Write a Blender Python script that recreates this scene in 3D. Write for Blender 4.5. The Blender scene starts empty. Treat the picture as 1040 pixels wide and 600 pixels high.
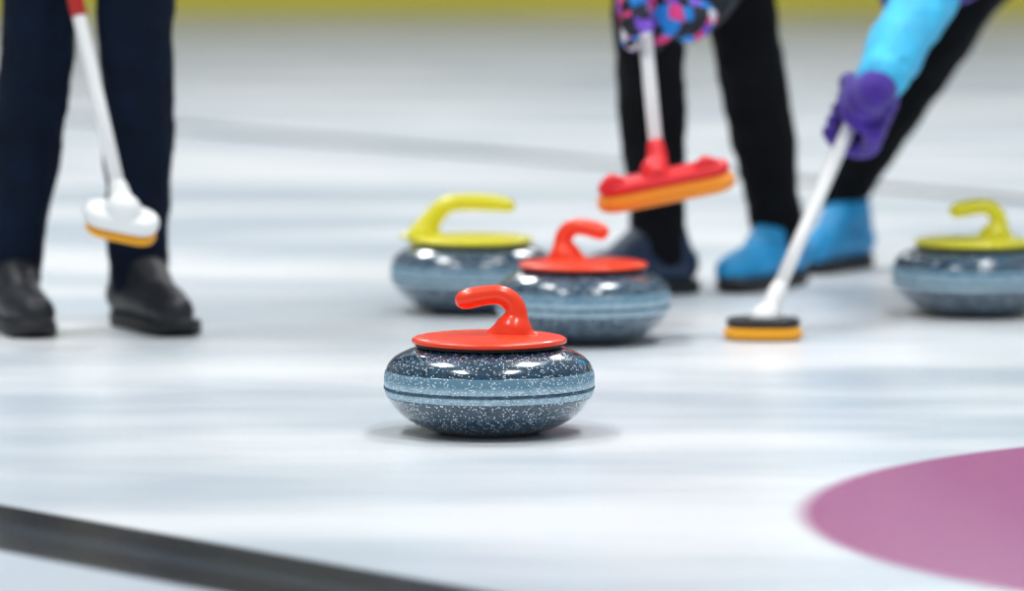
import bpy, bmesh, math, random
from mathutils import Vector, Matrix, Quaternion
random.seed(7)
sc = bpy.context.scene
COL = sc.collection
V = Vector

# ------------------------------------------------------------------ camera maths
F = 4600.0; CH = 0.75; PITCH = math.atan(413 / 4600)
def P(X, Y, D):
    """world point seen at reference pixel X, Y at distance D along the sheet"""
    u = (X - 520) / F; v = (300 - Y) / F
    d = V((u, math.cos(PITCH) + v * math.sin(PITCH), -math.sin(PITCH) + v * math.cos(PITCH)))
    d *= D / d.y
    return d + V((0, 0, CH))

# ------------------------------------------------------------------ materials
def srgb(r, g, b):
    f = lambda c: (c / 255) / 12.92 if c / 255 <= .04045 else ((c / 255 + .055) / 1.055) ** 2.4
    return (f(r), f(g), f(b), 1)
def mat(name, rgb, rough=.5, metal=0, coat=0, bump=0, bscale=200, var=0, vscale=20, stretch=None, spec=.5, sheen=0):
    m = bpy.data.materials.new(name); m.use_nodes = True
    nt = m.node_tree; b = nt.nodes['Principled BSDF']
    col = srgb(*rgb)
    b.inputs['Base Color'].default_value = col
    b.inputs['Roughness'].default_value = rough
    b.inputs['Metallic'].default_value = metal
    b.inputs['Coat Weight'].default_value = coat
    b.inputs['Coat Roughness'].default_value = .05
    b.inputs['Specular IOR Level'].default_value = spec
    b.inputs['Sheen Weight'].default_value = sheen
    tc = nt.nodes.new('ShaderNodeTexCoord')
    src = tc.outputs['Object']
    if stretch:
        mp = nt.nodes.new('ShaderNodeMapping'); mp.inputs['Scale'].default_value = stretch
        nt.links.new(src, mp.inputs[0]); src = mp.outputs[0]
    if var:
        n = nt.nodes.new('ShaderNodeTexNoise'); n.inputs['Scale'].default_value = vscale; n.inputs['Detail'].default_value = 4
        nt.links.new(src, n.inputs['Vector'])
        r = nt.nodes.new('ShaderNodeValToRGB')
        r.color_ramp.elements[0].position = .3; r.color_ramp.elements[1].position = .7
        r.color_ramp.elements[0].color = (col[0] * (1 - var), col[1] * (1 - var), col[2] * (1 - var), 1)
        r.color_ramp.elements[1].color = (min(1, col[0] * (1 + var)), min(1, col[1] * (1 + var)), min(1, col[2] * (1 + var)), 1)
        nt.links.new(n.outputs['Fac'], r.inputs[0]); nt.links.new(r.outputs[0], b.inputs['Base Color'])
    if bump:
        n2 = nt.nodes.new('ShaderNodeTexNoise'); n2.inputs['Scale'].default_value = bscale; n2.inputs['Detail'].default_value = 5
        nt.links.new(src, n2.inputs['Vector'])
        bp = nt.nodes.new('ShaderNodeBump'); bp.inputs['Strength'].default_value = bump; bp.inputs['Distance'].default_value = .01
        nt.links.new(n2.outputs['Fac'], bp.inputs['Height']); nt.links.new(bp.outputs[0], b.inputs['Normal'])
    return m

def granite(name, base, mid, speck, rough, coat, thr=.12, scale=330, upper_tone=None):
    m = bpy.data.materials.new(name); m.use_nodes = True
    nt = m.node_tree; b = nt.nodes['Principled BSDF']; L = nt.links.new
    tc = nt.nodes.new('ShaderNodeTexCoord')
    n = nt.nodes.new('ShaderNodeTexNoise'); n.inputs['Scale'].default_value = 150; n.inputs['Detail'].default_value = 6
    L(tc.outputs['Object'], n.inputs['Vector'])
    r = nt.nodes.new('ShaderNodeValToRGB'); r.color_ramp.elements[0].position = .35; r.color_ramp.elements[1].position = .68
    r.color_ramp.elements[0].color = srgb(*base); r.color_ramp.elements[1].color = srgb(*mid)
    L(n.outputs['Fac'], r.inputs[0])
    v = nt.nodes.new('ShaderNodeTexVoronoi'); v.inputs['Scale'].default_value = scale; v.inputs['Randomness'].default_value = 1
    L(tc.outputs['Object'], v.inputs['Vector'])
    sep = nt.nodes.new('ShaderNodeSeparateColor'); L(v.outputs['Color'], sep.inputs[0])
    lt = nt.nodes.new('ShaderNodeMath'); lt.operation = 'LESS_THAN'; lt.inputs[1].default_value = thr
    L(sep.outputs[0], lt.inputs[0])
    ds = nt.nodes.new('ShaderNodeMath'); ds.operation = 'LESS_THAN'; ds.inputs[1].default_value = .42
    L(v.outputs['Distance'], ds.inputs[0])
    mu = nt.nodes.new('ShaderNodeMath'); mu.operation = 'MULTIPLY'; L(lt.outputs[0], mu.inputs[0]); L(ds.outputs[0], mu.inputs[1])
    mx = nt.nodes.new('ShaderNodeMix'); mx.data_type = 'RGBA'
    base_out = r.outputs[0]
    if upper_tone:      # blends to a darker tone toward the upper edge of the band
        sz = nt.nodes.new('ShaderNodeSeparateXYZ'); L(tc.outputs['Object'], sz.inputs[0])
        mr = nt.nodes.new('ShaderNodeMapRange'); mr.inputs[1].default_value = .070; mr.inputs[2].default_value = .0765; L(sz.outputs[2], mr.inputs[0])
        m2 = nt.nodes.new('ShaderNodeMix'); m2.data_type = 'RGBA'; L(mr.outputs[0], m2.inputs['Factor']); L(r.outputs[0], m2.inputs['A']); m2.inputs['B'].default_value = srgb(*upper_tone)
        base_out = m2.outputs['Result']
    L(mu.outputs[0], mx.inputs['Factor']); L(base_out, mx.inputs['A']); mx.inputs['B'].default_value = srgb(*speck)
    L(mx.outputs['Result'], b.inputs['Base Color'])
    b.inputs['Roughness'].default_value = rough; b.inputs['Coat Weight'].default_value = coat
    b.inputs['Coat Roughness'].default_value = .04
    return m

M = {}
M['granite'] = granite('blue_granite_polished', (5, 32, 50), (28, 78, 108), (220, 236, 244), .2, 1.0, thr=.24, scale=410)
M['band'] = granite('granite_striking_band', (140, 172, 190), (178, 206, 220), (232, 244, 250), .75, 0, thr=.3, scale=410, upper_tone=(96, 136, 158))
M['groove'] = granite('granite_chip_line', (36, 62, 82), (70, 100, 120), (170, 190, 202), .8, 0)
M['red'] = mat('red_glossy_plastic', (250, 66, 26), .3, coat=.25, bump=.02, bscale=60)
M['yellow'] = mat('yellow_glossy_plastic', (240, 230, 44), .35, coat=.2, bump=.02, bscale=60)
M['gasket'] = mat('dark_handle_gasket', (24, 28, 34), .5, bump=.05)
M['steel'] = mat('steel_bolt', (190, 195, 200), .25, metal=1, bump=.02)
M['white'] = mat('white_painted_shaft', (240, 241, 240), .3, coat=.3, bump=.02, bscale=80)
M['whitep'] = mat('white_plastic', (236, 238, 238), .4, bump=.03)
M['redgrip'] = mat('red_tape', (190, 30, 22), .6, bump=.1)
M['blackp'] = mat('black_plastic', (20, 22, 26), .4, bump=.05)
M['gold'] = mat('gold_broom_fabric', (250, 172, 10), .7, bump=.3, bscale=500, sheen=.2)
M['orange'] = mat('orange_broom_fabric', (250, 150, 30), .7, bump=.3, bscale=500, sheen=.2)
M['redpad'] = mat('red_broom_shell', (232, 36, 44), .4, bump=.03)
M['pants'] = mat('black_trouser_cloth', (9, 11, 16), .9, bump=.5, bscale=45, var=.35, vscale=14, spec=.2)
M['navy'] = mat('navy_trouser_cloth', (5, 19, 38), .9, bump=.5, bscale=45, var=.35, vscale=14, spec=.2)
M['jacket'] = mat('black_jacket_cloth', (18, 20, 28), .7, bump=.5, bscale=40, var=.3)
M['cyan'] = mat('cyan_sleeve_cloth', (60, 190, 238), .65, bump=.7, bscale=40, var=.2, vscale=18, sheen=.1)
M['purple'] = mat('purple_glove_knit', (66, 34, 150), .8, bump=.6, bscale=140, var=.25, vscale=30, sheen=.2)
M['skin'] = mat('skin', (204, 152, 126), .5, bump=.08, bscale=300)
M['hair'] = mat('brown_hair', (62, 42, 30), .6, bump=.6, bscale=80, stretch=(1, 1, .15))
M['shoe_black'] = mat('black_shoe_leather', (20, 24, 32), .5, bump=.2, bscale=80, var=.3)
M['shoe_navy'] = mat('navy_shoe_leather', (22, 44, 72), .5, bump=.2, bscale=80, var=.3)
M['shoe_blue'] = mat('bright_blue_shoe_mesh', (28, 146, 204), .5, bump=.3, bscale=160, var=.3)
M['sole'] = mat('dark_rubber_sole', (26, 28, 32), .6, bump=.15)
M['sole_light'] = mat('pale_rubber_sole', (150, 166, 180), .6, bump=.15)
M['lace'] = mat('grey_laces', (120, 130, 142), .7, bump=.3)
M['teal'] = mat('teal_patch', (60, 160, 180), .6, bump=.2)
M['cap'] = mat('dark_knit_cap', (30, 36, 52), .9, bump=.5, bscale=150)
M['eye'] = mat('eye', (235, 235, 232), .2, bump=.01)

# patterned glove: blue, pink and black patches
def glove_pattern():
    m = bpy.data.materials.new('patterned_glove_knit'); m.use_nodes = True
    nt = m.node_tree; b = nt.nodes['Principled BSDF']; L = nt.links.new
    tc = nt.nodes.new('ShaderNodeTexCoord'); v = nt.nodes.new('ShaderNodeTexVoronoi'); v.inputs['Scale'].default_value = 42
    L(tc.outputs['Object'], v.inputs['Vector'])
    s = nt.nodes.new('ShaderNodeSeparateColor'); L(v.outputs['Color'], s.inputs[0])
    r = nt.nodes.new('ShaderNodeValToRGB'); r.color_ramp.interpolation = 'CONSTANT'
    e = r.color_ramp.elements; e[0].position = 0; e[0].color = srgb(28, 30, 42)
    e[1].position = .34; e[1].color = srgb(30, 130, 215)
    for p, c in ((.56, (222, 60, 130)), (.74, (226, 226, 232)), (.82, (120, 80, 200))):
        x = e.new(p); x.color = srgb(*c)
    L(s.outputs[0], r.inputs[0]); L(r.outputs[0], b.inputs['Base Color']); b.inputs['Roughness'].default_value = .8
    return m
M['pattern'] = glove_pattern()

# ------------------------------------------------------------------ object helpers
def setp(o, label=None, cat=None, group=None, kind=None):
    if label: o['label'] = label
    if cat: o['category'] = cat
    if group: o['group'] = group
    if kind: o['kind'] = kind
    return o
def empty(name, loc, label, cat, rz=0, group=None):
    o = bpy.data.objects.new(name, None); COL.objects.link(o)
    o.location = loc; o.rotation_euler = (0, 0, rz); o.empty_display_size = .05
    return setp(o, label, cat, group)
def link(name, bm, m, parent=None, smooth=True, label=None):
    me = bpy.data.meshes.new(name); bm.normal_update(); bm.to_mesh(me); bm.free()
    for p in me.polygons: p.use_smooth = smooth
    me.materials.append(m)
    o = bpy.data.objects.new(name, me); COL.objects.link(o)
    if parent: o.parent = parent
    if label: o['label'] = label
    return o
def frame_to(a, b):
    d = (b - a); q = d.to_track_quat('Z', 'Y'); return q.to_matrix().to_4x4()
def add_rings(bm, rings, f):
    """closed surface of revolution: rings = (radius, z) with poles at both ends, f maps local to world"""
    seg = 16; prev = None
    for r, z in rings:
        if r < 1e-7: cur = [bm.verts.new(f(0, 0, z))]
        else: cur = [bm.verts.new(f(r * CS[k], r * SN[k], z)) for k in range(seg)]
        if prev:
            for k in range(seg):
                k2 = (k + 1) % seg
                if len(prev) == 1: bm.faces.new((prev[0], cur[k2], cur[k]))
                elif len(cur) == 1: bm.faces.new((prev[k], prev[k2], cur[0]))
                else: bm.faces.new((prev[k], prev[k2], cur[k2], cur[k]))
        prev = cur
CS = [math.cos(2 * math.pi * k / 16) for k in range(16)]; SN = [math.sin(2 * math.pi * k / 16) for k in range(16)]
def add_capsule(bm, a, b, ra, rb, seg=16):
    a = V(a); b = V(b); L = (b - a).length
    q = frame_to(a, b).to_3x3() if L > 1e-6 else Matrix.Identity(3)
    rings = [(ra * math.sin(t), -ra * math.cos(t)) for t in (0, .4, .8, 1.2, math.pi / 2)]
    rings += [(rb * math.cos(t), L + rb * math.sin(t)) for t in (0, .4, .8, 1.2)] + [(0, L + rb)]
    if L < 1e-4: rings = rings[:4] + rings[5:]
    add_rings(bm, rings, lambda x, y, z: a + q @ V((x, y, z)))
def add_chain(bm, pts, rad, n=4):
    """smooth chain of capsules along a Catmull-Rom path"""
    pts = [V(p) for p in pts]
    if n <= 1 or len(pts) < 3:
        for i in range(len(pts) - 1): add_capsule(bm, pts[i], pts[i + 1], rad[i], rad[i + 1])
        return
    q = []; rr = []
    for i in range(len(pts) - 1):
        p0 = pts[max(i - 1, 0)]; p1 = pts[i]; p2 = pts[i + 1]; p3 = pts[min(i + 2, len(pts) - 1)]
        for k in range(n):
            t = k / n
            q.append(.5 * ((2 * p1) + (p2 - p0) * t + (2 * p0 - 5 * p1 + 4 * p2 - p3) * t * t + (3 * p1 - p0 - 3 * p2 + p3) * t ** 3))
            s = t * t * (3 - 2 * t)
            rr.append(rad[i] * (1 - s) + rad[i + 1] * s)
    q.append(pts[-1]); rr.append(rad[-1])
    for i in range(len(q) - 1): add_capsule(bm, q[i], q[i + 1], rr[i], rr[i + 1])
def add_ell(bm, c, r, rot=None, seg=16):
    R3 = rot.to_3x3() if rot else Matrix.Identity(3); c = V(c)
    n = 12
    rings = [(0, -1)] + [(math.sin(math.pi * k / n), -math.cos(math.pi * k / n)) for k in range(1, n)] + [(0, 1)]
    add_rings(bm, rings, lambda x, y, z: c + R3 @ V((x * r[0], y * r[1], z * r[2])))
def add_box(bm, c, s, rot=None, bev=.0, seg=3):
    r = bmesh.ops.create_cube(bm, size=1)
    m = Matrix.Translation(V(c)) @ (rot or Matrix.Identity(4)) @ Matrix.Diagonal((*s, 1))
    bmesh.ops.transform(bm, matrix=m, verts=r['verts'])
    if bev:
        es = list({e for v in r['verts'] for e in v.link_edges})
        bmesh.ops.bevel(bm, geom=es, offset=bev, segments=seg, affect='EDGES', profile=.5)
def fuse(o, vox=.008, smooth=6):
    r = o.modifiers.new('fuse', 'REMESH'); r.mode = 'VOXEL'; r.voxel_size = vox; r.use_smooth_shade = True
    s = o.modifiers.new('soften', 'SMOOTH'); s.factor = .6; s.iterations = smooth
    return o
def wrinkle(o, strength=.012, size=.09, depth=2, sx=None):
    t = bpy.data.textures.new('folds', 'CLOUDS'); t.noise_scale = size; t.noise_depth = depth
    d = o.modifiers.new('folds', 'DISPLACE'); d.texture = t; d.strength = strength; d.mid_level = .5; d.texture_coords = 'GLOBAL'
    return o
def tube(bm, pts, r, seg=16):
    """clean swept round tube"""
    pts = [V(p) for p in pts]; rings = []
    rr = r if isinstance(r, (list, tuple)) else [r] * len(pts)
    up = V((0.3, .2, 1)).normalized()
    for i, p in enumerate(pts):
        t = (pts[min(i + 1, len(pts) - 1)] - pts[max(i - 1, 0)]).normalized()
        if abs(t.dot(up)) > .97: up = V((1, 0, 0))
        x = t.cross(up).normalized(); y = t.cross(x).normalized(); up = -y if False else up
        rings.append([bm.verts.new(p + rr[i] * (math.cos(2 * math.pi * k / seg) * x + math.sin(2 * math.pi * k / seg) * y)) for k in range(seg)])
    for a, b in zip(rings, rings[1:]):
        for k in range(seg): bm.faces.new((a[k], a[(k + 1) % seg], b[(k + 1) % seg], b[k]))
    bm.faces.new(rings[0]); bm.faces.new(rings[-1])
    bmesh.ops.recalc_face_normals(bm, faces=bm.faces)
def lathe(prof, seg=96, cap0=True, cap1=True):
    bm = bmesh.new(); rings = []
    for r, z in prof:
        if r < 1e-6: rings.append([bm.verts.new((0, 0, z))])
        else: rings.append([bm.verts.new((r * math.cos(2 * math.pi * k / seg), r * math.sin(2 * math.pi * k / seg), z)) for k in range(seg)])
    for a, b in zip(rings, rings[1:]):
        for k in range(seg):
            k2 = (k + 1) % seg
            if len(a) == 1 and len(b) == 1: continue
            if len(a) == 1: bm.faces.new((a[0], b[k2], b[k]))
            elif len(b) == 1: bm.faces.new((a[k], a[k2], b[0]))
            else: bm.faces.new((a[k], a[k2], b[k2], b[k]))
    if cap0 and len(rings[0]) > 1: bm.faces.new(list(reversed(rings[0])))
    if cap1 and len(rings[-1]) > 1: bm.faces.new(rings[-1])
    bmesh.ops.recalc_face_normals(bm, faces=bm.faces)
    return bm
def spline(pts, n=6):
    out = []
    for i in range(len(pts) - 1):
        p0 = pts[max(i - 1, 0)]; p1 = pts[i]; p2 = pts[i + 1]; p3 = pts[min(i + 2, len(pts) - 1)]
        for k in range(n):
            t = k / n
            out.append(tuple(.5 * (2 * b + (c - a) * t + (2 * a - 5 * b + 4 * c - d) * t * t + (3 * b - a - 3 * c + d) * t ** 3)
                             for a, b, c, d in zip(p0, p1, p2, p3)))
    out.append(tuple(pts[-1])); return out

# ------------------------------------------------------------------ setting
def ice():
    bm = bmesh.new()
    vs = [bm.verts.new(p) for p in ((-12, 1, 0), (12, 1, 0), (12, 27.7, 0), (-12, 27.7, 0), (-12, 1, -.12), (12, 1, -.12), (12, 27.7, -.12), (-12, 27.7, -.12))]
    for f in ((0, 1, 2, 3), (7, 6, 5, 4), (0, 4, 5, 1), (1, 5, 6, 2), (2, 6, 7, 3), (3, 7, 4, 0)): bm.faces.new([vs[i] for i in f])
    m = bpy.data.materials.new('pebbled_ice'); m.use_nodes = True
    nt = m.node_tree; b = nt.nodes['Principled BSDF']; L = nt.links.new
    tc = nt.nodes.new('ShaderNodeTexCoord'); sep = nt.nodes.new('ShaderNodeSeparateXYZ'); L(tc.outputs['Object'], sep.inputs[0])
    def math_(op, a, c=None, **k):
        n = nt.nodes.new('ShaderNodeMath'); n.operation = op
        for i, x in enumerate((a, c)):
            if x is None: continue
            if isinstance(x, (int, float)): n.inputs[i].default_value = x
            else: L(x, n.inputs[i])
        return n.outputs[0]
    def sm(x, lo, hi, a=0, c=1):
        n = nt.nodes.new('ShaderNodeMapRange'); n.interpolation_type = 'SMOOTHSTEP'
        n.inputs[1].default_value = lo; n.inputs[2].default_value = hi; n.inputs[3].default_value = a; n.inputs[4].default_value = c
        L(x, n.inputs[0]); return n.outputs[0]
    def mix(fac, A, B):
        n = nt.nodes.new('ShaderNodeMix'); n.data_type = 'RGBA'; L(fac, n.inputs['Factor'])
        for s, x in (('A', A), ('B', B)):
            if isinstance(x, tuple): n.inputs[s].default_value = x
            else: L(x, n.inputs[s])
        return n.outputs['Result']
    X = sep.outputs[0]; Y = sep.outputs[1]
    # ice colour: broad soft noise patches of two tones plus fine frost
    mp = nt.nodes.new('ShaderNodeMapping'); mp.inputs['Scale'].default_value = (.7, 1.6, 1); L(tc.outputs['Object'], mp.inputs[0])
    n1 = nt.nodes.new('ShaderNodeTexNoise'); n1.inputs['Scale'].default_value = 1.1; n1.inputs['Detail'].default_value = 3; L(mp.outputs[0], n1.inputs['Vector'])
    n2 = nt.nodes.new('ShaderNodeTexNoise'); n2.inputs['Scale'].default_value = 320; n2.inputs['Detail'].default_value = 5; L(tc.outputs['Object'], n2.inputs['Vector'])
    c = mix(sm(n1.outputs['Fac'], .35, .65), srgb(*ICE_A), srgb(*ICE_B))
    c = mix(sm(n2.outputs['Fac'], .42, .72, 0, .38), c, srgb(190, 202, 212))
    # plum coloured painted disc
    dx = math_('SUBTRACT', X, 1.242); dy = math_('SUBTRACT', Y, 5.365)
    rr = math_('SQRT', math_('ADD', math_('MULTIPLY', dx, dx), math_('MULTIPLY', dy, dy)))
    c = mix(sm(rr, .875, .915, 1, 0), c, srgb(*PINK))
    # dark lines set in the ice: distance from a point along a direction
    def line(px, py, ddx, ddy, hw, soft, col, c):
        l = math.hypot(ddx, ddy); nx, ny = -ddy / l, ddx / l
        d = math_('ABSOLUTE', math_('ADD', math_('ADD', math_('MULTIPLY', X, nx), math_('MULTIPLY', Y, ny)), -(px * nx + py * ny)))
        return mix(sm(d, hw - soft, hw + soft, 1, 0), c, srgb(*col))
    c = line(-.604, 5.30, .410, -.469, .112, .014, (8, 15, 22), c)
    c = line(-.604, 5.30, .410, -.469, .022, .016, (34, 46, 56), c)
    c = line(-.820, 13.95, 1.871, -2.73, .06, .03, (70, 78, 86), c)
    L(c, b.inputs['Base Color'])
    b.inputs['Roughness'].default_value = .2; b.inputs['IOR'].default_value = 1.31
    b.inputs['Coat Weight'].default_value = .0
    n3 = nt.nodes.new('ShaderNodeTexNoise'); n3.inputs['Scale'].default_value = 260; n3.inputs['Detail'].default_value = 3; L(tc.outputs['Object'], n3.inputs['Vector'])
    bp = nt.nodes.new('ShaderNodeBump'); bp.inputs['Strength'].default_value = .24; bp.inputs['Distance'].default_value = .004
    L(n3.outputs['Fac'], bp.inputs['Height']); L(bp.outputs[0], b.inputs['Normal'])
    o = link('floor', bm, m, smooth=False); setp(o, kind='structure')
ICE_A = (196, 207, 217); ICE_B = (245, 248, 250); PINK = (170, 88, 136)
ice()
bm = bmesh.new(); add_box(bm, (0, 27.85, .22), (24, .12, .44), bev=.01)
setp(link('trim_1', bm, mat('yellow_board', (246, 232, 62), .5, bump=.05), smooth=False), kind='structure')
bm = bmesh.new(); add_box(bm, (0, 28.1, 3.0), (24, .2, 6), bev=.0)
setp(link('wall_back', bm, mat('grey_hall_wall', (150, 150, 156), .8, var=.1, vscale=1, bump=.1), smooth=False), kind='structure')

# ------------------------------------------------------------------ curling stones
BODY = [(.0, .002), (.058, .002), (.066, .0), (.078, .003), (.100, .0115), (.121, .024), (.135, .038), (.1425, .050)]
TOP = [(.1435, .0875), (.140, .0955), (.132, .104), (.120, .111), (.106, .1165), (.09, .120), (.07, .1215), (.0, .1215)]
def stone_kind(color):
    t = bpy.data.objects.new('curling_stone', None); COL.objects.link(t); t.empty_display_size = .05
    lo = spline(BODY[2:], 5)
    bm = lathe([(0, .002), (.058, .002)] + lo + [(.1425, .052)], cap0=False, cap1=False)
    bm2 = lathe([(.1435, .0875)] + spline(TOP[:-1], 5) + [(0, .1215)], cap0=False, cap1=False)
    tmp = bpy.data.meshes.new('t'); bm2.to_mesh(tmp); bm2.free(); bm.from_mesh(tmp); bpy.data.meshes.remove(tmp)
    body = link('granite_body', bm, M['granite'], t)
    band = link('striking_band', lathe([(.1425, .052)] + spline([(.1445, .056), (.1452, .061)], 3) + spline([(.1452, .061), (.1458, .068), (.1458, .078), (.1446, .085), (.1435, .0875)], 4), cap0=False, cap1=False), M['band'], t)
    link('chip_line', lathe([(.1448, .0608), (.1462, .0618), (.1464, .0635), (.1462, .0652), (.1448, .0662)], cap0=False, cap1=False), M['groove'], band)
    link('gasket_ring', lathe([(0, .1195), (.100, .1195), (.1025, .121), (.1025, .1235), (.099, .1245), (0, .1245)], cap0=False, cap1=False), M['gasket'], t)
    return t
def add_handle(t, color, grip=1.0, base=.034, rot=0, tall=.0, square=False):
    m = M[color]
    h = link('handle', lathe(spline([(.099, .1235), (.106, .1248), (.1075, .1280), (.105, .1315), (.094, .1340), (.07, .1362), (.04, .1378), (.0001, .1385)], 4) + [(0, .1385)], cap0=False, cap1=False), m, t)
    bm = bmesh.new()
    if not square:
        pts = [(base - .002, 0, .136), (base + .001, 0, .148), (base + .004, 0, .164), (base - .002, 0, .180), (base - .018, 0, .1905), (base - .040, 0, .1900), (base - .058, 0, .1865), (base - .068, 0, .184)]
        rad = [.030, .020, .0155, .0145, .0140, .0140, .0148, .0140]
    else:   # tall wide bail seen from the side, reaching over the whole lid
        pts = [(base + .012, 0, .134), (base + .004, 0, .150), (base - .012, 0, .172), (base - .028, 0, .188), (base - .05, 0, .194), (base - .08, 0, .195), (base - .115, 0, .193), (base - .142, 0, .189)]
        rad = [.027, .021, .0175, .016, .0155, .0155, .015, .013]
    pts = [(p[0] * grip if p[0] < base - .01 else p[0], p[1], p[2] + tall * max(0, (p[2] - .136) / .05)) for p in pts]
    add_chain(bm, pts, rad, 4)
    # foot that fairs the neck into the lid
    add_ell(bm, (pts[0][0], 0, .135), (.043, .026, .007))
    add_ell(bm, (pts[0][0] - .004, 0, .140), (.030, .020, .012))
    g = link('grip', bm, m, h); fuse(g, .0026, 8)
    h.rotation_euler.z = rot
def place_stone(x, y, rz, label, color, group=None, **k):
    t = stone_kind(color); t.location = (x, y, 0); t.rotation_euler.z = rz
    setp(t, label, 'curling stone', 'curling stones on the ice'); add_handle(t, color, **k); return t
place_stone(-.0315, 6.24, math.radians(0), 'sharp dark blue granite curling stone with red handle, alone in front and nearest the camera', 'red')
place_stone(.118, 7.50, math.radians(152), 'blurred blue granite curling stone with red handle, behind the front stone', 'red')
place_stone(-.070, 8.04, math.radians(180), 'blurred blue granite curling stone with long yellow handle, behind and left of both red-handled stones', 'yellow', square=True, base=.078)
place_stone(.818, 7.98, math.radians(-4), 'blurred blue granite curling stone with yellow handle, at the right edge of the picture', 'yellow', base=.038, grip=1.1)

# ------------------------------------------------------------------ brooms
def broom(label, foot, top, parts_fn, r=.0118, shaft='white', grip=None):
    t = empty('curling_broom', (foot.x, foot.y, 0), label, 'broom')
    o = V((foot.x, foot.y, 0)); a = foot - o; b = top - o
    bm = bmesh.new(); tube(bm, [a.lerp(b, k / 6) for k in range(7)], r, 24); link('shaft', bm, M[shaft], t)
    d = (b - a).normalized()
    bm = bmesh.new(); tube(bm, [b, b + d * .008, b + d * .02], [r * 1.25, r * 1.25, r * .8], 20); link('end_cap', bm, M['blackp'], t)
    if grip:
        s = (b - a).length
        bm = bmesh.new(); tube(bm, [a + d * g for g in grip], r * 1.12, 20); link('grip_tape', bm, M['redgrip'], t, label='red tape band around the shaft')
    parts_fn(t, a, d); return t
def pad_slab(L, W, H, bev=None):
    """stadium-shaped slab, long along X, base at z=0"""
    bm = bmesh.new(); n = 14; pts = []
    for s in (1, -1):
        for k in range(n + 1):
            an = -math.pi / 2 + math.pi * k / n
            pts.append((s * (L / 2 - W / 2 + W / 2 * math.cos(an)), s * (W / 2 * math.sin(an))))
    lay = []
    b = bev or H * .3
    for z, inset in ((0, b), (b * .4, b * .3), (b, 0), (H - b, 0), (H - b * .4, b * .3), (H, b)):
        lay.append([bm.verts.new((x * (1 - 2 * inset / L), y * (1 - 2 * inset / W), z)) for x, y in pts])
    N = len(pts)
    for p, q in zip(lay, lay[1:]):
        for k in range(N): bm.faces.new((p[k], p[(k + 1) % N], q[(k + 1) % N], q[k]))
    bm.faces.new(list(reversed(lay[0]))); bm.faces.new(lay[-1]); bmesh.ops.recalc_face_normals(bm, faces=bm.faces)
    return bm
def rotm(rx=0, ry=0, rz=0):
    return Matrix.Rotation(rz, 4, 'Z') @ Matrix.Rotation(ry, 4, 'Y') @ Matrix.Rotation(rx, 4, 'X')
def put(bm, c, m): bmesh.ops.transform(bm, matrix=Matrix.Translation(c) @ m, verts=bm.verts); return bm

# left, white head held up, yellow pad edge
fA = P(124, 208, 7.44); tA = fA + V((-.245, .30, .98)) * 1.02
def headA(t, a, d):
    c = P(121, 229, 7.42) - t.location; R = rotm(math.radians(24), math.radians(12), math.radians(6))
    bm = pad_slab(.128, .07, .030, .011); link('head', put(bm, c, R), M['whitep'], t)
    bm = pad_slab(.118, .064, .017, .006); link('pad', put(bm, c + R.to_3x3() @ V((.004, 0, -.0165)), R), M['gold'], t, label='golden yellow fabric pad')
    bm = bmesh.new(); add_chain(bm, [c + R.to_3x3() @ V((0, 0, .026)), a + d * .0, a + d * .03], [.034, .021, .017], 3)
    fuse(link('socket', bm, M['whitep'], t), .004, 6)
broom('white curling broom lifted off the ice in front of the dark-trousered legs at left', fA, tA, headA, grip=(.33, .37, .42))
# middle, red shell with orange pad held up in the air
fB = P(668, 168, 7.62); tB = P(655, 30, 7.70); dB = (tB - fB).normalized(); tB = fB + dB * .98
def headB(t, a, d):
    c = P(675, 186, 7.62) - t.location; R = rotm(math.radians(7), math.radians(-11), math.radians(3)); R3 = R.to_3x3()
    bm = pad_slab(.226, .074, .020, .007); link('head', put(bm, c, R), M['redpad'], t, label='red plastic shell')
    bm = pad_slab(.236, .082, .030, .010); link('pad', put(bm, c + R3 @ V((0, 0, -.029)), R), M['orange'], t, label='orange fabric pad')
    for x in (-.088, -.012, .072):
        bm = bmesh.new(); add_chain(bm, [(x - .014, -.022, .018), (x, -.022, .028), (x + .014, -.022, .018)], [.010, .011, .010], 2)
        fuse(link('clip', put(bm, c, R), M['redpad'], t), .003, 4)
    bm = bmesh.new(); add_chain(bm, [c + R3 @ V((-.012, 0, .024)), a, a + d * .035], [.026, .019, .016], 3)
    fuse(link('socket', bm, M['redpad'], t), .004, 6)
broom('curling broom with red head and orange pad, lifted in the air above the middle stones', fB, tB, headB)
# right, black head with gold pad resting on the ice
fC = P(785, 306, 7.56); hC = P(863, 128, 7.80); dC = (hC - fC).normalized(); tC = fC + dC * 1.12
def headC(t, a, d):
    c = V((P(775, 344, 7.53).x, 7.53, .0015)) - t.location; R = rotm(0, 0, math.radians(-4))
    bm = pad_slab(.133, .085, .0205, .007); link('pad', put(bm, c, R), M['gold'], t, label='golden fabric pad')
    bm = pad_slab(.124, .078, .016, .006); link('head', put(bm, c + V((0, 0, .020)), R), M['blackp'], t)
    bm = bmesh.new(); add_chain(bm, [c + V((.002, 0, .032)), c.lerp(a, .7), a, a + d * .03], [.026, .019, .017, .0155], 3)
    fuse(link('socket', bm, M['whitep'], t), .004, 6)
broom('curling broom with golden pad resting on the ice and white shaft leaning right', fC, tC, headC)

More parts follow.
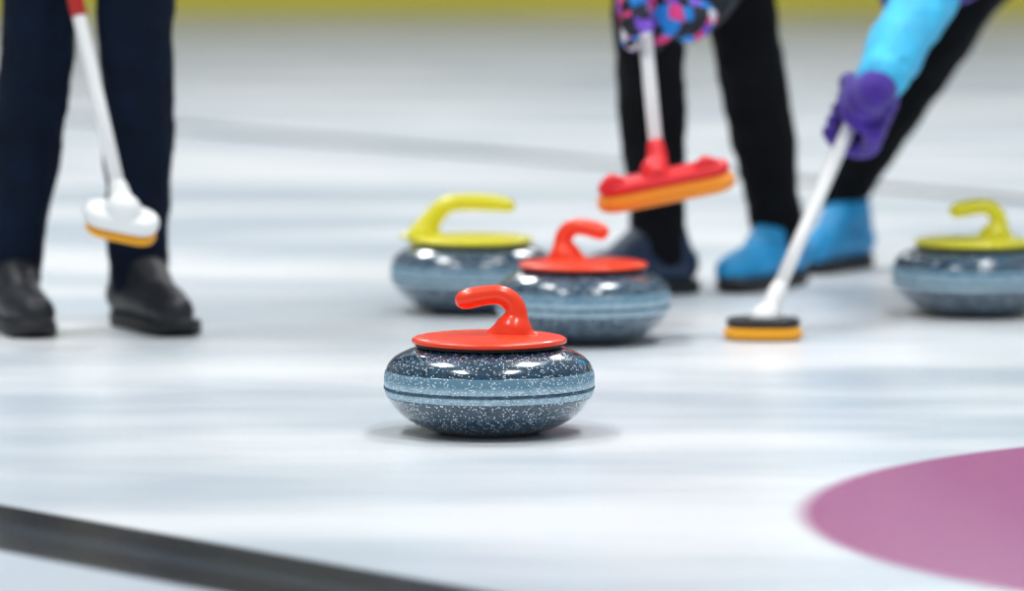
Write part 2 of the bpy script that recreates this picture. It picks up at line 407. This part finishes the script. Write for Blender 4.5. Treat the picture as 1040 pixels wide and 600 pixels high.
# ------------------------------------------------------------------ people
def grip_hand(bm, c, a, n, rp, s=1.0, slim=1.0, fr=.0125, fs=1.0):
    """closed hand round a shaft: c on the shaft, a along it, n from shaft toward the palm"""
    a = a.normalized(); n = (n - a * n.dot(a)).normalized(); t = a.cross(n).normalized()
    W = lambda x, y, z: c + (a * x + t * y + n * z) * s
    R = Matrix((a, t, n)).transposed().to_4x4()
    add_ell(bm, W(0, -.004, rp + .020), (.046 * s * slim, .040 * s * slim, .019 * s * slim), R)
    add_ell(bm, W(0, -.012, rp + .042), (.038 * s * slim, .034 * s * slim, .022 * s * slim), R)
    for i, (off, ln) in enumerate(((.036, 1.0), (.0125, 1.08), (-.0125, 1.03), (-.036, .88))):
        q = rp + fr
        add_chain(bm, [W(off, .026, q + .012), W(off * 1.02, q + .012, .008), W(off, (q + .004), -.016 * ln), W(off * .98, .004, -(q + .006) * ln), W(off * .96, -.020, -(q - .004) * ln)],
                  [fr * s * fs * x for x in (1.12, 1.06, 1.0, .95, .86)], 3)
    add_chain(bm, [W(.018, -.030, rp + .028), W(.036, -(rp + .020), .012), W(.048, -(rp + .010), -.010), W(.056, -.008, -(rp + .013))],
              [fr * s * fs * x for x in (1.25, 1.15, 1.05, .95)], 3)
    return W(-.004, -.012, rp + .062)

def add_shoe(person, ankle, yaw, upper, sole, size=1.0, pitch=0, label=None, flip=1):
    """ankle = point on the ice below the ankle; the shoe points along yaw (0 = +X)"""
    R = Matrix.Translation(ankle) @ Matrix.Rotation(yaw, 4, 'Z') @ Matrix.Rotation(pitch, 4, 'Y') @ Matrix.Diagonal((size, size, size, 1))
    bm = bmesh.new()
    add_chain(bm, [(-.045, 0, .055), (.02, 0, .058), (.10, 0, .048), (.165, .006 * flip, .040)], [.040, .041, .040, .033], 4)
    add_chain(bm, [(-.042, 0, .05), (-.02, 0, .095), (-.006, 0, .128)], [.036, .043, .046], 3)
    add_chain(bm, [(.01, 0, .11), (.075, 0, .075)], [.040, .030], 1)
    for v in bm.verts: v.co.y *= 1.04; v.co.z = max(v.co.z, .018)
    bmesh.ops.transform(bm, matrix=R, verts=bm.verts)
    sh = fuse(link('shoe', bm, M[upper], person, label=label), .005, 6)
    out = [(-.085, .0), (-.078, .024), (-.05, .036), (.0, .036), (.06, .040), (.12, .046), (.17, .040), (.198, .018), (.202, 0)]
    pts = [(x, y) for x, y in out] + [(x, -y * .92) for x, y in reversed(out[1:-1])]
    bm = bmesh.new(); lay = []
    for z, k in ((0.001, .95), (.005, 1), (.022, 1.0), (.026, .97)):
        lay.append([bm.verts.new(((x - .06) * k + .06, y * k * 1.02, z + (.010 if x > .18 else 0) * (1 if z < .01 else .5))) for x, y in pts])
    N = len(pts)
    for p, q in zip(lay, lay[1:]):
        for k in range(N): bm.faces.new((p[k], p[(k + 1) % N], q[(k + 1) % N], q[k]))
    bm.faces.new(list(reversed(lay[0]))); bm.faces.new(lay[-1]); bmesh.ops.recalc_face_normals(bm, faces=bm.faces)
    bmesh.ops.transform(bm, matrix=R, verts=bm.verts); so = link('sole', bm, M[sole], sh)
    bm = bmesh.new()
    for i in range(4):
        x = .055 + i * .022; z = .108 - i * .0125
        tube(bm, [(x - .004, -.030, z - .016), (x, -.015, z - .002), (x + .002, 0, z + .002), (x, .015, z - .002), (x - .004, .030, z - .016)], .0028, 8)
    bmesh.ops.transform(bm, matrix=R, verts=bm.verts); link('laces', bm, M['lace'], sh)
    return sh

def add_head(bm, c, fwd, s=1.0):
    fwd = fwd.normalized(); side = V((0, 0, 1)).cross(fwd).normalized(); up = fwd.cross(side).normalized()
    R = Matrix((fwd, side, up)).transposed().to_4x4(); W = lambda x, y, z: c + (fwd * x + side * y + up * z) * s
    add_ell(bm, W(-.012, 0, .030), (.098 * s, .077 * s, .092 * s), R)
    add_ell(bm, W(.022, 0, -.035), (.066 * s, .060 * s, .074 * s), R)
    add_ell(bm, W(.052, 0, -.088), (.024 * s, .026 * s, .018 * s), R)          # chin
    add_chain(bm, [W(.078, 0, .012), W(.098, 0, -.018), W(.104, 0, -.032)], [.009 * s, .012 * s, .014 * s], 2)   # nose
    add_chain(bm, [W(.076, .032, .022), W(.088, .012, .024), W(.088, -.012, .024), W(.076, -.032, .022)], [.010 * s] * 4, 2)  # brow
    add_chain(bm, [W(.074, .020, -.058), W(.084, 0, -.056), W(.074, -.020, -.058)], [.007 * s, .009 * s, .007 * s], 2)       # lips
    for y in (1, -1): add_ell(bm, W(-.004, y * .080, -.008), (.018 * s, .008 * s, .030 * s), R)   # ears
    return W, R

def person(label, root, legs, hips, chest, neck, head, face, arms, trouser, jacket, gloves, shoes, cap=True, gs=1.08):
    """every joint is given in world coordinates"""
    t = empty('person', root, label, 'person')
    inv = lambda p: V(p) - V(root)
    pelvis = (V(hips[0]) + V(hips[1])) / 2
    # body: one continuous surface
    bm = bmesh.new()
    for hp, (kn, an) in zip(hips, legs):
        k = V(kn); aa = V(an)
        add_chain(bm, [inv(hp), inv(V(hp).lerp(k, .55)), inv(k), inv(k.lerp(aa, .45) + V((0, .012, 0))), inv(k.lerp(aa, .85)), inv(aa)], [.070, .058, .045, .040, .032, .030], 5)
    add_chain(bm, [inv(pelvis), inv(pelvis.lerp(V(chest), .5)), inv(chest), inv(neck)], [.115, .105, .125, .05], 4)
    add_capsule(bm, inv(hips[0]), inv(hips[1]), .09, .09)
    for sh, el, wr, c, a, n, rp in arms:
        add_chain(bm, [inv(chest).lerp(inv(sh), .4), inv(sh), inv(V(sh).lerp(V(el), .5)), inv(el), inv(V(el).lerp(V(wr), .6)), inv(V(el).lerp(V(wr), .9)), inv(wr)], [.07, .055, .044, .038, .032, .027, .026], 5)
        grip_hand(bm, inv(c), a, n, rp, s=gs, slim=.75, fr=.0135, fs=.55)
    add_capsule(bm, inv(neck), inv(head), .050, .050)
    W, R = add_head(bm, inv(head), V(face))
    fuse(link('body', bm, M['skin'], t), .0075, 5)
    for y in (1, -1):
        bm = bmesh.new(); add_ell(bm, W(.076, y * .031, .004), (.011, .013, .010), R); e_ = link('eye', bm, M['eye'], t); bm = bmesh.new(); add_ell(bm, W(.0845, y * .031, .003), (.0035, .0058, .0058), R); link('iris', bm, M['hair'], e_)
    bm = bmesh.new(); add_ell(bm, W(-.022, 0, .040), (.102, .086, .092), R); add_ell(bm, W(-.045, 0, -.02), (.072, .078, .07), R)
    fuse(link('hair', bm, M['hair'], t), .007, 4)
    if cap:
        bm = bmesh.new(); add_ell(bm, W(-.018, 0, .062), (.110, .094, .082), R); add_ell(bm, W(-.018, 0, .15), (.024, .024, .024), R)
        fuse(link('knit_cap', bm, M['cap'], t), .007, 4)
    # trousers
    bm = bmesh.new()
    for hp, lg in zip(hips, legs):
        kn, an = lg; k = V(kn); aa = V(an); mid = k.lerp(aa, .45) + V((0, .012, 0))
        add_chain(bm, [inv(hp), inv(V(hp).lerp(k, .55)), inv(k), inv(mid), inv(k.lerp(aa, .85)), inv(aa + (aa - k).normalized() * .012)], [.112, .090, .067, .064, .053, .052], 5)
    add_capsule(bm, inv(hips[0]), inv(hips[1]), .115, .115); add_capsule(bm, inv(pelvis), inv(pelvis.lerp(V(chest), .25)), .13, .13)
    wrinkle(fuse(link('trousers', bm, M[trouser], t), .008, 5), .014, .06)
    # jacket
    bm = bmesh.new()
    add_chain(bm, [inv(pelvis.lerp(V(chest), -.02)), inv(pelvis.lerp(V(chest), .5)), inv(chest), inv(V(chest).lerp(V(neck), .7))], [.145, .135, .150, .075], 4)
    for sh, el, wr, *_ in arms:
        add_chain(bm, [inv(chest).lerp(inv(sh), .4), inv(sh), inv(V(sh).lerp(V(el), .5)), inv(el), inv(V(el).lerp(V(wr), .6)), inv(V(el).lerp(V(wr), .9))], [.10, .080, .066, .058, .052, .046], 5)
    wrinkle(fuse(link('jacket', bm, M[jacket], t), .008, 5), .016, .07)
    # gloves
    for (sh, el, wr, c, a, n, rp), gm in zip(arms, gloves):
        bm = bmesh.new(); w = grip_hand(bm, inv(c), a, n, rp, s=gs, fr=.0135)
        e = inv(V(wr).lerp(V(el), .22)); add_chain(bm, [w, inv(wr), e], [.034, .036, .044], 4)
        fuse(link('glove', bm, M[gm], t), .0042, 5)
    for (an, yaw, up_, so_, lab, fl, pit) in shoes:
        p = inv(an); p.z = 0
        add_shoe(t, p, yaw, up_, so_, label=lab, flip=fl, pitch=pit)
    return t

def arm(sh, el, c, a, n, rp=.0118):
    """elbow and wrist follow from the hand on the shaft"""
    a = a.normalized(); n = (n - a * n.dot(a)).normalized(); t = a.cross(n)
    wr = c + n * (rp + .085) - t * .012
    return (sh, el, wr, c, a, n, rp)

# left player
DA = 7.72
kneeL, kneeR = P(41, 5, DA - .06), P(138, 2, DA - .06)
ankL, ankR = P(12, 276, DA), P(141, 276, DA + .02)
dA = (tA - fA).normalized()
cA1, cA2 = fA + dA * .50, fA + dA * .84
personA = person('person in dark trousers and black shoes at the left edge, holding the white broom', (-.72, DA, 0),
    [(kneeL, ankL), (kneeR, ankR)], [V((-.815, DA + .14, .88)), V((-.635, DA + .14, .88))],
    V((-.73, DA + .04, 1.26)), V((-.735, DA - .04, 1.44)), V((-.74, DA - .12, 1.58)), V((.15, -1, -.25)),
    [arm(V((-.54, DA + .0, 1.36)), V((-.45, DA - .06, 1.03)), cA1, dA, V((.9, .35, .2))),
     arm(V((-.92, DA + .0, 1.36)), V((-1.07, DA - .08, 1.16)), cA2, dA, V((-.9, .2, .1)))],
    'navy', 'jacket', ['jacket', 'jacket'],
    [(ankL, math.radians(-72), 'shoe_black', 'sole', None, 1, 0), (ankR, math.radians(-62), 'shoe_black', 'sole', None, -1, 0)])
# middle player
DB = 8.42
kB1, kB2 = P(658, -4, DB - .1), P(752, 2, DB)
aB1, aB2 = P(668, 250, 8.38), P(790, 232, 8.55)
cB1, cB2 = P(656, 14, 7.69), fB + dB * .62
nB = V((.65, .75, .35))
personB = person('person in black trousers in the middle, holding the red-headed broom with patterned gloves', (.36, DB, 0),
    [(kB1, aB1), (kB2, aB2)], [V((.28, DB + .20, .86)), V((.46, DB + .20, .86))],
    V((.36, DB - .12, 1.16)), V((.355, DB - .28, 1.26)), V((.35, DB - .41, 1.34)), V((-.1, -1, -.4)),
    [arm(V((.54, DB - .20, 1.12)), V((.50, DB - .38, .80)), cB1, dB, nB),
     arm(V((.18, DB - .20, 1.12)), V((.05, DB - .42, .98)), cB2, dB, V((-.7, .7, .2)))],
    'pants', 'jacket', ['pattern', 'pattern'],
    [(aB1, math.radians(-150), 'shoe_navy', 'sole', 'dark blue shoe partly behind a stone', 1, 0), (aB2, math.radians(-122), 'shoe_blue', 'sole', 'bright blue shoe', -1, 0)])
# right player, stretched out toward the right of the frame
kC1, kC2 = P(982, -6, 8.80), V((1.34, 8.30, .50))
aC1, aC2 = P(859, 188, 8.95), V((1.42, 8.42, .11))
cC1, cC2 = P(868, 118, 7.815), fC + dC * .74
personC = person('person at the right with cyan sleeve and purple glove, leaning on the golden-padded broom', (1.12, 8.6, 0),
    [(kC1, aC1), (kC2, aC2)], [V((1.10, 8.72, .84)), V((1.26, 8.60, .84))],
    V((1.08, 8.42, 1.12)), V((1.03, 8.28, 1.24)), V((1.0, 8.17, 1.34)), V((-.6, -1, -.4)),
    [arm(V((.93, 8.38, 1.06)), P(948, -22, 7.98), cC1, dC, V((.42, .30, .72))),
     arm(V((1.20, 8.22, 1.06)), V((1.14, 8.0, .84)), cC2, dC, V((.9, -.1, .25)))],
    'pants', 'cyan', ['purple', 'purple'],
    [(aC1, math.radians(-122), 'shoe_blue', 'sole', 'bright blue shoe', 1, 0), (aC2, math.radians(-120), 'shoe_blue', 'sole', 'bright blue shoe', -1, 0)], gs=1.2)

# ------------------------------------------------------------------ light, world, camera
w = bpy.data.worlds.new('hall'); sc.world = w; w.use_nodes = True
nt = w.node_tree; bg = nt.nodes['Background']
tc = nt.nodes.new('ShaderNodeTexCoord'); sp = nt.nodes.new('ShaderNodeSeparateXYZ'); r = nt.nodes.new('ShaderNodeValToRGB')
nt.links.new(tc.outputs['Generated'], sp.inputs[0]); nt.links.new(sp.outputs[2], r.inputs[0])
e = r.color_ramp.elements; e[0].position = 0; e[0].color = (.42, .44, .47, 1); e[1].position = 1; e[1].color = (1.0, 1.04, 1.08, 1)
x = e.new(.18); x.color = (.60, .63, .66, 1)
nt.links.new(r.outputs[0], bg.inputs[0]); bg.inputs[1].default_value = .40
def area(name, loc, size, energy, col=(1, 1, 1), rot=(0, 0, 0)):
    l = bpy.data.lights.new(name, 'AREA'); l.shape = 'RECTANGLE'; l.size, l.size_y = size; l.energy = energy; l.color = col
    o = bpy.data.objects.new(name, l); COL.objects.link(o); o.location = loc; o.rotation_euler = rot; return o
for i, (x_, y_) in enumerate(((-2.2, 4.5), (1.6, 4.5), (-2.2, 8.5), (1.6, 8.5), (-2.2, 14), (2.2, 14), (-2.2, 20), (2.2, 20))):
    area('ceiling_lamp', (x_, y_, 5.2), (.9, 1.8), 112 if y_ < 6 else 138 if y_ < 10 else 165 if y_ < 16 else 66, (.97, .99, 1.0))
cam = bpy.data.cameras.new('camera'); co = bpy.data.objects.new('camera', cam); COL.objects.link(co)
co.location = (0, 0, CH); co.rotation_euler = (math.pi / 2 - PITCH, 0, 0)
cam.sensor_width = 36; cam.lens = F / 1040 * 36; cam.clip_start = .1; cam.clip_end = 100
cam.dof.use_dof = True; cam.dof.focus_distance = 6.17; cam.dof.aperture_fstop = 2.6
sc.camera = co
vs = sc.view_settings
sc.display_settings.display_device = 'sRGB'
vs.view_transform = 'Standard'; vs.look = 'None'; vs.gamma = 1; vs.use_curve_mapping = False; vs.exposure = 0.08
